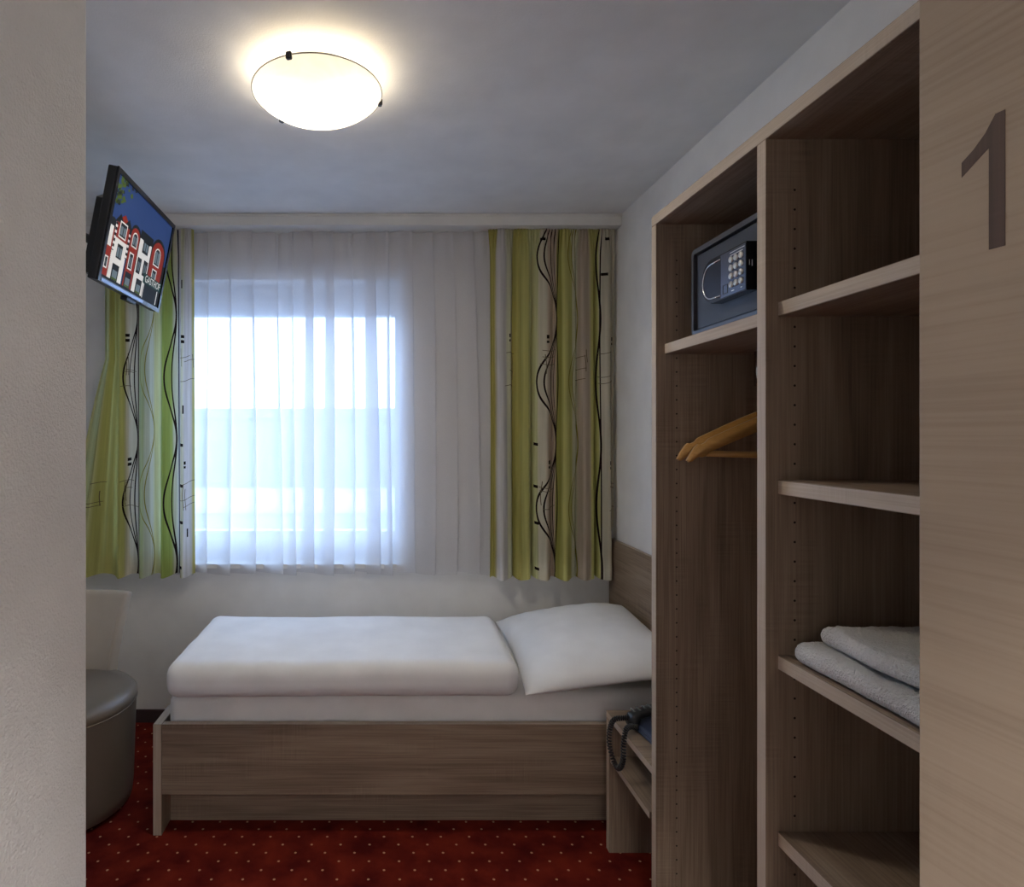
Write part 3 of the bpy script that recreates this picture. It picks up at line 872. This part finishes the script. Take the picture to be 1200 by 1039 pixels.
for a in (253, 13, 133):
    ca, sa = math.cos(R(a)), math.sin(R(a))
    bm = bmesh.new()
    add_box(bm, (-0.006, -0.008, rim_z - 0.012), (0.006, 0.008, rim_z + 0.008))
    bmesh.ops.bevel(bm, geom=list(bm.edges), offset=0.002, segments=2, affect='EDGES')
    c = new_obj('clip', bm, black_pl, lamp); c.location = (Rr * ca, Rr * sa, 0); c.rotation_euler = (0, 0, R(a))
for sx in (-1, 1):
    lathe('bulb', [(0.0, -0.022), (0.012, -0.024), (0.02, -0.030), (0.022, -0.040), (0.016, -0.052), (0.0, -0.058)], 20, pbr('bulb_glow', (0.9, 0.85, 0.75), 0.4, emit=(1, 0.85, 0.6), estr=9), lamp, (sx * 0.072, 0.0, 0), cap=False)
    pdl = bpy.data.lights.new('bulb_light', 'POINT'); pdl.energy = LAMP_W; pdl.color = (1.0, 0.88, 0.68); pdl.shadow_soft_size = 0.03
    pl_o = bpy.data.objects.new('bulb_light', pdl); col.objects.link(pl_o); pl_o.parent = lamp; pl_o.location = (sx * 0.072, 0.0, -0.066)
tag(lamp, 'round frosted glass ceiling lamp with three dark clips, switched on', 'ceiling lamp')

sd = empty('smoke_detector', (-0.138, 1.437, H))
lathe('housing', [(0.052, 0.0), (0.052, -0.010), (0.046, -0.024), (0.030, -0.032), (0.0, -0.033)], 40, pvc, sd, cap=False)
lathe('indicator', [(0.004, -0.0325), (0.004, -0.036), (0.0, -0.037)], 12, pbr('indicator_red', (0.4, 0.02, 0.02), 0.3), sd, (0.012, 0, 0), cap=False)
tag(sd, 'small white round detector on the ceiling near the lamp', 'smoke detector')

# unseen hallway lamp, added as fill light for the room
hl = empty('hall_fill_lamp', (0.15, -0.85, H))
lathe('housing', [(0.14, 0.0), (0.14, -0.03), (0.13, -0.035)], 40, trim_white, hl, cap=False)
lathe('fill_diffuser', [(0.13, -0.035), (0.10, -0.055), (0.05, -0.066), (0.0, -0.07)], 40, pbr('hall_fill_diffuser', (0.9, 0.88, 0.84), 0.5, emit=(1.0, 0.96, 0.92), estr=HALL_FILL), hl, cap=False)
tag(hl, 'added unseen fill lamp on the hallway ceiling outside the door', 'ceiling lamp')

# ------------------------------------------------------------------ open wardrobe
WX, WB = 0.797, 1.182
WY1 = 1.78; PT = 0.030; WT = 2.133
WYD0, WYD1 = 1.247, 1.277       # divider
WY0 = 0.715
wd = empty('open_wardrobe', ((WX + WB) / 2, (WY0 + WY1) / 2, 0))
ev = {'-x': edge_z}
pbox(wd, 'side_panel', (WX, WY1 - PT, 0.001), (WB, WY1, WT - PT), oak_z, edge=ev)
pbox(wd, 'side_panel', (WX, WY0, 0.001), (WB, WY0 + PT, WT - PT), oak_z, edge=ev)
pbox(wd, 'divider_panel', (WX, WYD0, 0.001), (WB, WYD1, WT - PT), oak_z, edge=ev)
pbox(wd, 'top_panel', (WX, WY0, WT - PT), (WB, WY1, WT), oak_y, edge={'-x': edge_y})
pbox(wd, 'back_panel', (WB - 0.008, WY0 + PT, 0.001), (WB - 0.001, WYD0, WT - PT), oak_z)
pbox(wd, 'back_panel', (WB - 0.008, WYD1, 0.001), (WB - 0.001, WY1 - PT, WT - PT), oak_z)
XS = 0.822
eh = {'-x': edge_y}
SH_L = 1.752
pbox(wd, 'shelf', (XS, WYD1, SH_L - 0.03), (WB - 0.009, WY1 - PT, SH_L), oak_y, edge=eh)
pbox(wd, 'shelf', (XS, WYD1, 0.05), (WB - 0.009, WY1 - PT, 0.08), oak_y, edge=eh)
for z in (1.762, 1.391, 1.026, 0.658, 0.29, 0.08):
    pbox(wd, 'shelf', (XS, WY0 + PT, z - 0.03), (WB - 0.009, WYD0, z), oak_y, edge=eh)
def holes(y, skip):
    bm = bmesh.new()
    z = 0.16
    while z < 2.02:
        if not any(a < z < b for a, b in skip):
            for X in (0.857, 1.12):
                vs = [bm.verts.new((X - wd.location.x + 0.0026 * math.cos(2 * PI * i / 8), y - wd.location.y, z + 0.0026 * math.sin(2 * PI * i / 8))) for i in range(8)]
                bm.faces.new(vs)
        z += 0.0408
    o = new_obj('peg_holes', bm, dark_hole, wd); o['kind'] = 'stuff'
holes(WY1 - PT - 0.0006, [(SH_L - 0.035, SH_L + 0.005)])
holes(WYD0 - 0.0006, [(z - 0.035, z + 0.005) for z in (1.762, 1.391, 1.026, 0.658, 0.29)])
bm = bmesh.new(); tube_bm(bm, [(0, 0, 0), (0, -(1.69 - WYD1), 0)], 0.011, 14); add_box(bm, (-0.009, -0.006, -0.014), (0.009, 0.006, SH_L - 0.0305 - 1.638))
rod = new_obj('hanging_rod', bm, chrome, wd, True); rod.location = L2(wd, (1.06, 1.69, 1.638))
tag(wd, 'tall open oak wardrobe with shelves along the right wall', 'wardrobe')

# hangers: local x along the shoulders, hook point at the origin
def make_hanger(label):
    root = empty('coat_hanger')
    half = 0.240
    up, lo = [], []
    N_ = 26
    for i in range(N_ + 1):
        t = i / N_; x = half * t
        z = -0.075 - 0.108 * t ** 1.15
        if t > 0.86: z -= 0.030 * ((t - 0.86) / 0.14) ** 2
        if 0.80 < t < 0.85: z -= 0.006
        w = 0.040 - 0.006 * t
        if t > 0.86: w = max(0.006, 0.034 * math.sqrt(max(0.0, 1 - ((t - 0.86) / 0.14) ** 2)))
        up.append((x, z)); lo.append((x, z - w))
    outline = up + list(reversed(lo))
    full = [(-x, z) for x, z in reversed(up)] + up[1:] + list(reversed(lo))[:-1] + [(-x, z) for x, z in lo]
    bm = bmesh.new(); prism(bm, full, 'y', -0.010, 0.010)
    # shoulders curve forward a little
    for v in bm.verts: v.co.y += 0.035 * (abs(v.co.x) / half) ** 2 * 0.6
    bmesh.ops.recalc_face_normals(bm, faces=bm.faces)
    es = [e for e in bm.edges if len(e.link_faces) == 2 and e.calc_face_angle() > 1.2]
    bmesh.ops.bevel(bm, geom=es, offset=0.004, segments=2, affect='EDGES')
    new_obj('shoulder_bar', bm, hanger_wood, root, True)
    bm = bmesh.new(); tube_bm(bm, [(-0.190, 0.014, -0.196), (-0.05, 0.004, -0.200), (0.05, 0.004, -0.200), (0.190, 0.014, -0.196)], 0.0075, 10)
    new_obj('trouser_bar', bm, hanger_wood, root, True)
    pts = [(0, 0, -0.09), (0, 0, -0.045)]
    for i in range(13):
        a = R(-90 + 21 * i); pts.append((0.0 + 0.019 * math.cos(a) * 1.0, 0, -0.0 - 0.026 + 0.026 + 0.019 * math.sin(a) - 0.0))
    bm = bmesh.new(); tube_bm(bm, pts, 0.002, 8)
    new_obj('hook', bm, chrome, root, True)
    tag(root, label, 'hanger', 'wooden hangers in the wardrobe')
    return root
HZ = 1.638 - 0.006
h1 = make_hanger('wooden coat hanger in the wardrobe, the farther one behind its twin'); h1.location = (1.06, 1.664, HZ); h1.rotation_euler = (0, 0, R(4))
h2 = make_hanger('wooden coat hanger in the wardrobe, the nearer one in front'); h2.location = (1.06, 1.600, HZ - 0.002); h2.rotation_euler = (0, 0, R(1))

# ------------------------------------------------------------------ safe on the upper shelf
SFX, SY0, SY1_, SZ0, SZ1 = 0.836, 1.292, 1.628, SH_L + 0.001, 1.985
sf = empty('hotel_safe', (SFX, (SY0 + SY1_) / 2, SZ0))
def sbox(name, lo, hi, mat, par=None, **k): return box(name, L2(sf, lo), L2(sf, hi), mat, par or sf, **k)
sbox('body', (SFX + 0.022, SY0, SZ0), (1.165, SY1_, SZ1), safe_grey, bev=0.008, seg=3)
# raised rim around the door
bm = bmesh.new()
def rr_pts(y0, y1, z0, z1, r, n=5):
    o = []
    for cy, cz, a0 in ((y1 - r, z1 - r, 0), (y0 + r, z1 - r, 90), (y0 + r, z0 + r, 180), (y1 - r, z0 + r, 270)):
        for i in range(n + 1):
            a = R(a0 + 90 * i / n); o.append((cy + r * math.cos(a), cz + r * math.sin(a)))
    return o
po_ = rr_pts(SY0, SY1_, SZ0, SZ1, 0.014); pi_ = rr_pts(SY0 + 0.014, SY1_ - 0.014, SZ0 + 0.012, SZ1 - 0.014, 0.006)
c0 = sf.location
def ring(pts, X): return [bm.verts.new((X - c0.x, p[0] - c0.y, p[1] - c0.z)) for p in pts]
A, B, C_, D_ = ring(po_, SFX + 0.024), ring(po_, SFX + 0.002), ring(pi_, SFX), ring(pi_, SFX + 0.016)
nn = len(A)
for a, b in ((A, B), (B, C_), (C_, D_)):
    for i in range(nn): bm.faces.new((a[i], a[(i + 1) % nn], b[(i + 1) % nn], b[i]))
new_obj('rim', bm, pbr('safe_rim', (0.075, 0.08, 0.095), 0.35, metal=0.3), sf)
dd = sbox('door', (SFX + 0.008, SY0 + 0.018, SZ0 + 0.016), (SFX + 0.021, SY1_ - 0.018, SZ1 - 0.018), safe_grey, bev=0.002)
# keypad module
bm = bmesh.new()
KY0, KY1, KZ0, KZ1 = 1.345, 1.535, 1.812, 1.922
kp = [(KY0, KZ0), (KY1 - 0.045, KZ0)]
for i in range(11):
    a = R(-90 + 18 * i); kp.append((KY1 - 0.045 + 0.045 * math.cos(a), (KZ0 + KZ1) / 2 + 0.003 + (KZ1 - KZ0 - 0.006) / 2 * math.sin(a)))
kp += [(KY1 - 0.045, KZ1), (KY0, KZ1)]
prism(bm, [(p[0] - c0.y, p[1] - c0.z) for p in kp], 'x', -0.020, 0.0085, 0)
km = new_obj('keypad_module', bm, gloss_bl, sf)
def face_poly(name, pts, X, mat, par, th=0.0006):
    b_ = bmesh.new(); prism(b_, [(p[0] - c0.y, p[1] - c0.z) for p in pts], 'x', X, X + th); return new_obj(name, b_, mat, par)
face_poly('keypad_plate', [(KY0 + 0.002, KZ0 + 0.003), (KY1 - 0.088, KZ0 + 0.003), (KY1 - 0.088, KZ1 - 0.003), (KY0 + 0.002, KZ1 - 0.003)], -0.0208, pad_face, km)
dp_ = [(KY1 - 0.088, KZ0 + 0.010)]
for i in range(11):
    a = R(-90 + 18 * i); dp_.append((KY1 - 0.048 + 0.040 * math.cos(a), (KZ0 + KZ1) / 2 + 0.043 * math.sin(a)))
dp_ += [(KY1 - 0.088, KZ1 - 0.012)]
face_poly('display_window', dp_, -0.0212, pbr('display_tint', (0.05, 0.06, 0.085), 0.08, metal=0.6), km)
bm = bmesh.new(); tube_bm(bm, [(-0.0212, p[0] - c0.y, p[1] - c0.z) for p in dp_], 0.0018, 6); new_obj('display_trim', bm, chrome, km, True)
kd = None
for r_ in range(4):
    for c_ in range(3):
        y = KY0 + 0.018 + c_ * 0.0195; z = KZ0 + 0.026 + r_ * 0.0195
        if kd is None:
            kd = lathe('key', [(0.0072, 0.0), (0.0072, -0.003), (0.006, -0.0038), (0.0, -0.004)], 16, key_met, km, cap=False, axis='x')
            k_ = kd
        else:
            k_ = kd.copy(); col.objects.link(k_); k_.parent = km
        k_.location = (-0.0208, y - c0.y, z - c0.z)
b0 = KY0 + 0.072
bm = bmesh.new()
for lo, hi in (((b0, KZ0 + 0.010), (b0 + 0.020, KZ0 + 0.0115)), ((b0, KZ0 + 0.0305), (b0 + 0.020, KZ0 + 0.032)), ((b0, KZ0 + 0.0115), (b0 + 0.0015, KZ0 + 0.0305)), ((b0 + 0.0185, KZ0 + 0.0115), (b0 + 0.020, KZ0 + 0.0305))):
    add_box(bm, (-0.0216, lo[0] - c0.y, lo[1] - c0.z), (-0.0207, hi[0] - c0.y, hi[1] - c0.z))
new_obj('button_frame', bm, black_pl, km)
bm = bmesh.new()
for z, y0, y1 in ((KZ1 - 0.010, KY0 + 0.006, KY0 + 0.062), (KZ1 - 0.0165, KY0 + 0.012, KY0 + 0.060), (KZ0 + 0.010, KY0 + 0.014, KY0 + 0.022), (KZ0 + 0.010, KY0 + 0.046, KY0 + 0.056)):
    add_box(bm, (-0.0216, y0 - c0.y, z - c0.z), (-0.0207, y1 - c0.y, z + 0.0016 - c0.z))
new_obj('printed_lines', bm, white_ink, km)['kind'] = 'stuff'
bm = bmesh.new()
for dy in (0.006, 0.013):
    add_box(bm, (-0.014 + 0, KY0 - 0.0006 - c0.y, 1.868 - c0.z), (-0.0125, KY0 + 0.0002 - c0.y, 1.880 - c0.z)) if dy < 0.01 else add_box(bm, (-0.008, KY0 - 0.0006 - c0.y, 1.866 - c0.z), (-0.0065, KY0 + 0.0002 - c0.y, 1.880 - c0.z))
new_obj('side_marks', bm, white_ink, km)['kind'] = 'stuff'
tag(sf, 'black steel hotel safe with a keypad on the upper wardrobe shelf', 'safe')

# ------------------------------------------------------------------ towels
def towel(lo, hi, seed, label):
    half = tuple((b - a) / 2 for a, b in zip(lo, hi)); c = tuple((a + b) / 2 for a, b in zip(lo, hi))
    def w(p):
        p = p.copy(); q = Vector((p.x * 12, p.y * 12, seed))
        up_ = (p.z + half[2]) / (2 * half[2])
        d_ = 0.005 * noise.noise(q) + 0.0022 * noise.noise(q * 6) + 0.0014 * noise.noise(q * 22 + Vector((0, 0, p.z * 300)))
        p.z += d_ * up_
        p.x += (0.006 * noise.noise(Vector((p.y * 9, p.z * 20, seed + 5))) + 0.0016 * noise.noise(Vector((p.y * 260, p.z * 260, seed)))) 
        p.y += 0.004 * noise.noise(Vector((p.x * 9, p.z * 20, seed + 9)))
        return p
    o = soft_box('folded_towel', half, min(half[2] * 0.98, 0.02), 110, terry, None, c, w)
    tag(o, label, 'towel', 'folded towels in the wardrobe')
    return o
towel((0.824, 0.78, 1.028), (1.15, 1.212, 1.068), 1.3, 'white folded terry towel lying directly on the wardrobe shelf')
towel((0.852, 0.79, 1.0735), (1.14, 1.182, 1.110), 4.1, 'white folded terry towel on top of the other towel')

# ------------------------------------------------------------------ nightstand and telephone
NX, NB, NY0, NY1, NT = 0.800, 1.158, 1.782, 2.150, 0.496
ns = empty('nightstand', ((NX + NB) / 2, (NY0 + NY1) / 2, 0))
pbox(ns, 'top_panel', (NX, NY0, NT - 0.024), (NB, NY1, NT), oak_x, edge={'-x': edge_y})
pbox(ns, 'side_panel', (NX, NY1 - 0.028, 0.001), (NB, NY1, NT - 0.0245), oak_z, edge=ev)
pbox(ns, 'side_panel', (NX + 0.05, NY0, 0.001), (NB, NY0 + 0.028, NT - 0.0245), oak_z, edge=ev)
pbox(ns, 'shelf', (NX + 0.004, NY0 + 0.028, 0.322), (NB, NY1 - 0.028, 0.344), oak_y, edge={'-x': edge_y})
pbox(ns, 'back_panel', (NB - 0.012, NY0 + 0.028, 0.344), (NB - 0.001, NY1 - 0.028, NT - 0.0245), oak_y)
tag(ns, 'small oak nightstand with an open shelf beside the bed', 'nightstand')

ph = empty('telephone', (0.93, 1.975, NT), R(6))
bm = bmesh.new()   # wedge body: local x to the wall, y along the bed wall
prism(bm, [(-0.085, 0.0), (0.11, 0.0), (0.11, 0.062), (0.09, 0.065), (-0.075, 0.022), (-0.085, 0.014)], 'y', -0.10, 0.075)
bmesh.ops.bevel(bm, geom=list(bm.edges), offset=0.004, segments=2, affect='EDGES')
body = new_obj('phone_body', bm, phone_bl, ph)
for r_ in range(4):
    for c_ in range(3):
        kx = -0.045 + r_ * 0.026; ky = -0.075 + c_ * 0.026
        kz = 0.022 + (kx + 0.075) * 0.2606
        k_ = box('key', (kx - 0.008, ky - 0.009, kz - 0.002), (kx + 0.008, ky + 0.009, kz + 0.0045), black_pl, body, bev=0.002)
def handset():
    bm = bmesh.new()
    N_ = 24; G = []
    for i in range(N_ + 1):
        t = i / N_ * 2 - 1
        x = t * 0.102
        z = 0.034 + 0.018 * (1 - t * t) + (-0.010 if abs(t) > 0.72 else 0)
        hh = 0.012 + (0.010 if abs(t) > 0.72 else 0.0); ww = 0.021 + (0.004 if abs(t) > 0.7 else 0)
        if i in (0, N_): hh *= 0.6; ww *= 0.75
        z += (x + 0.1) * 0.10
        if i % 2: hh += 0.0016
        G.append([bm.verts.new((x, 0.050 + ww * math.copysign(abs(math.cos(a)) ** 0.6, math.cos(a)), z + hh * math.copysign(abs(math.sin(a)) ** 0.6, math.sin(a)))) for a in [2 * PI * k / 16 for k in range(16)]])
    for a, b in zip(G, G[1:]):
        for k in range(16): bm.faces.new((a[k], a[(k + 1) % 16], b[(k + 1) % 16], b[k]))
    bm.faces.new(G[0]); bm.faces.new(G[-1])
    return new_obj('handset', bm, black_pl, ph, True)
handset()
bm = bmesh.new()
for k in range(9):
    x = -0.09 + k * 0.02
    add_box(bm, (x, 0.036, 0.065 - 0.30 * (x * x) / 0.04 * 0.08 + (x + 0.1) * 0.1), (x + 0.006, 0.064, 0.0675 - 0.30 * (x * x) / 0.04 * 0.08 + (x + 0.1) * 0.1))
o = new_obj('grip_ribs', bm, pbr('grip_grey', (0.16, 0.17, 0.16), 0.5), ph)
# coiled cord: loop hanging over the front edge
ctrl = [Vector(p) for p in ((-0.086, 0.050, 0.036), (-0.112, 0.056, 0.034), (-0.142, 0.070, 0.022), (-0.152, 0.080, -0.02), (-0.154, 0.076, -0.072), (-0.153, 0.045, -0.110),
                            (-0.152, 0.015, -0.112), (-0.150, -0.008, -0.07), (-0.149, -0.008, -0.02), (-0.135, 0.004, 0.018), (-0.110, 0.020, 0.022), (-0.084, 0.024, 0.016))]
def spl(t):
    n = len(ctrl) - 1; f_ = min(t * n, n - 1e-6); i = int(f_); k = f_ - i
    p0 = ctrl[max(i - 1, 0)]; p1 = ctrl[i]; p2 = ctrl[i + 1]; p3 = ctrl[min(i + 2, n)]
    return 0.5 * (2 * p1 + (p2 - p0) * k + (2 * p0 - 5 * p1 + 4 * p2 - p3) * k * k + (3 * p1 - p0 - 3 * p2 + p3) * k ** 3)
pts = []; turns = 58; M_ = turns * 9
up = Vector((1, 0, 0))
for i in range(M_ + 1):
    t = i / M_; p = spl(t); tg = (spl(min(1, t + 0.004)) - spl(max(0, t - 0.004))).normalized()
    s_ = tg.cross(up).normalized(); u_ = s_.cross(tg).normalized()
    a = 2 * PI * turns * t
    pts.append(p + (s_ * math.cos(a) + u_ * math.sin(a)) * 0.0066)
bm = bmesh.new(); tube_bm(bm, pts, 0.0028, 5)
new_obj('coiled_cord', bm, black_pl, ph, True)
tag(ph, 'dark desk telephone with a looping coiled cord on the nightstand', 'telephone')
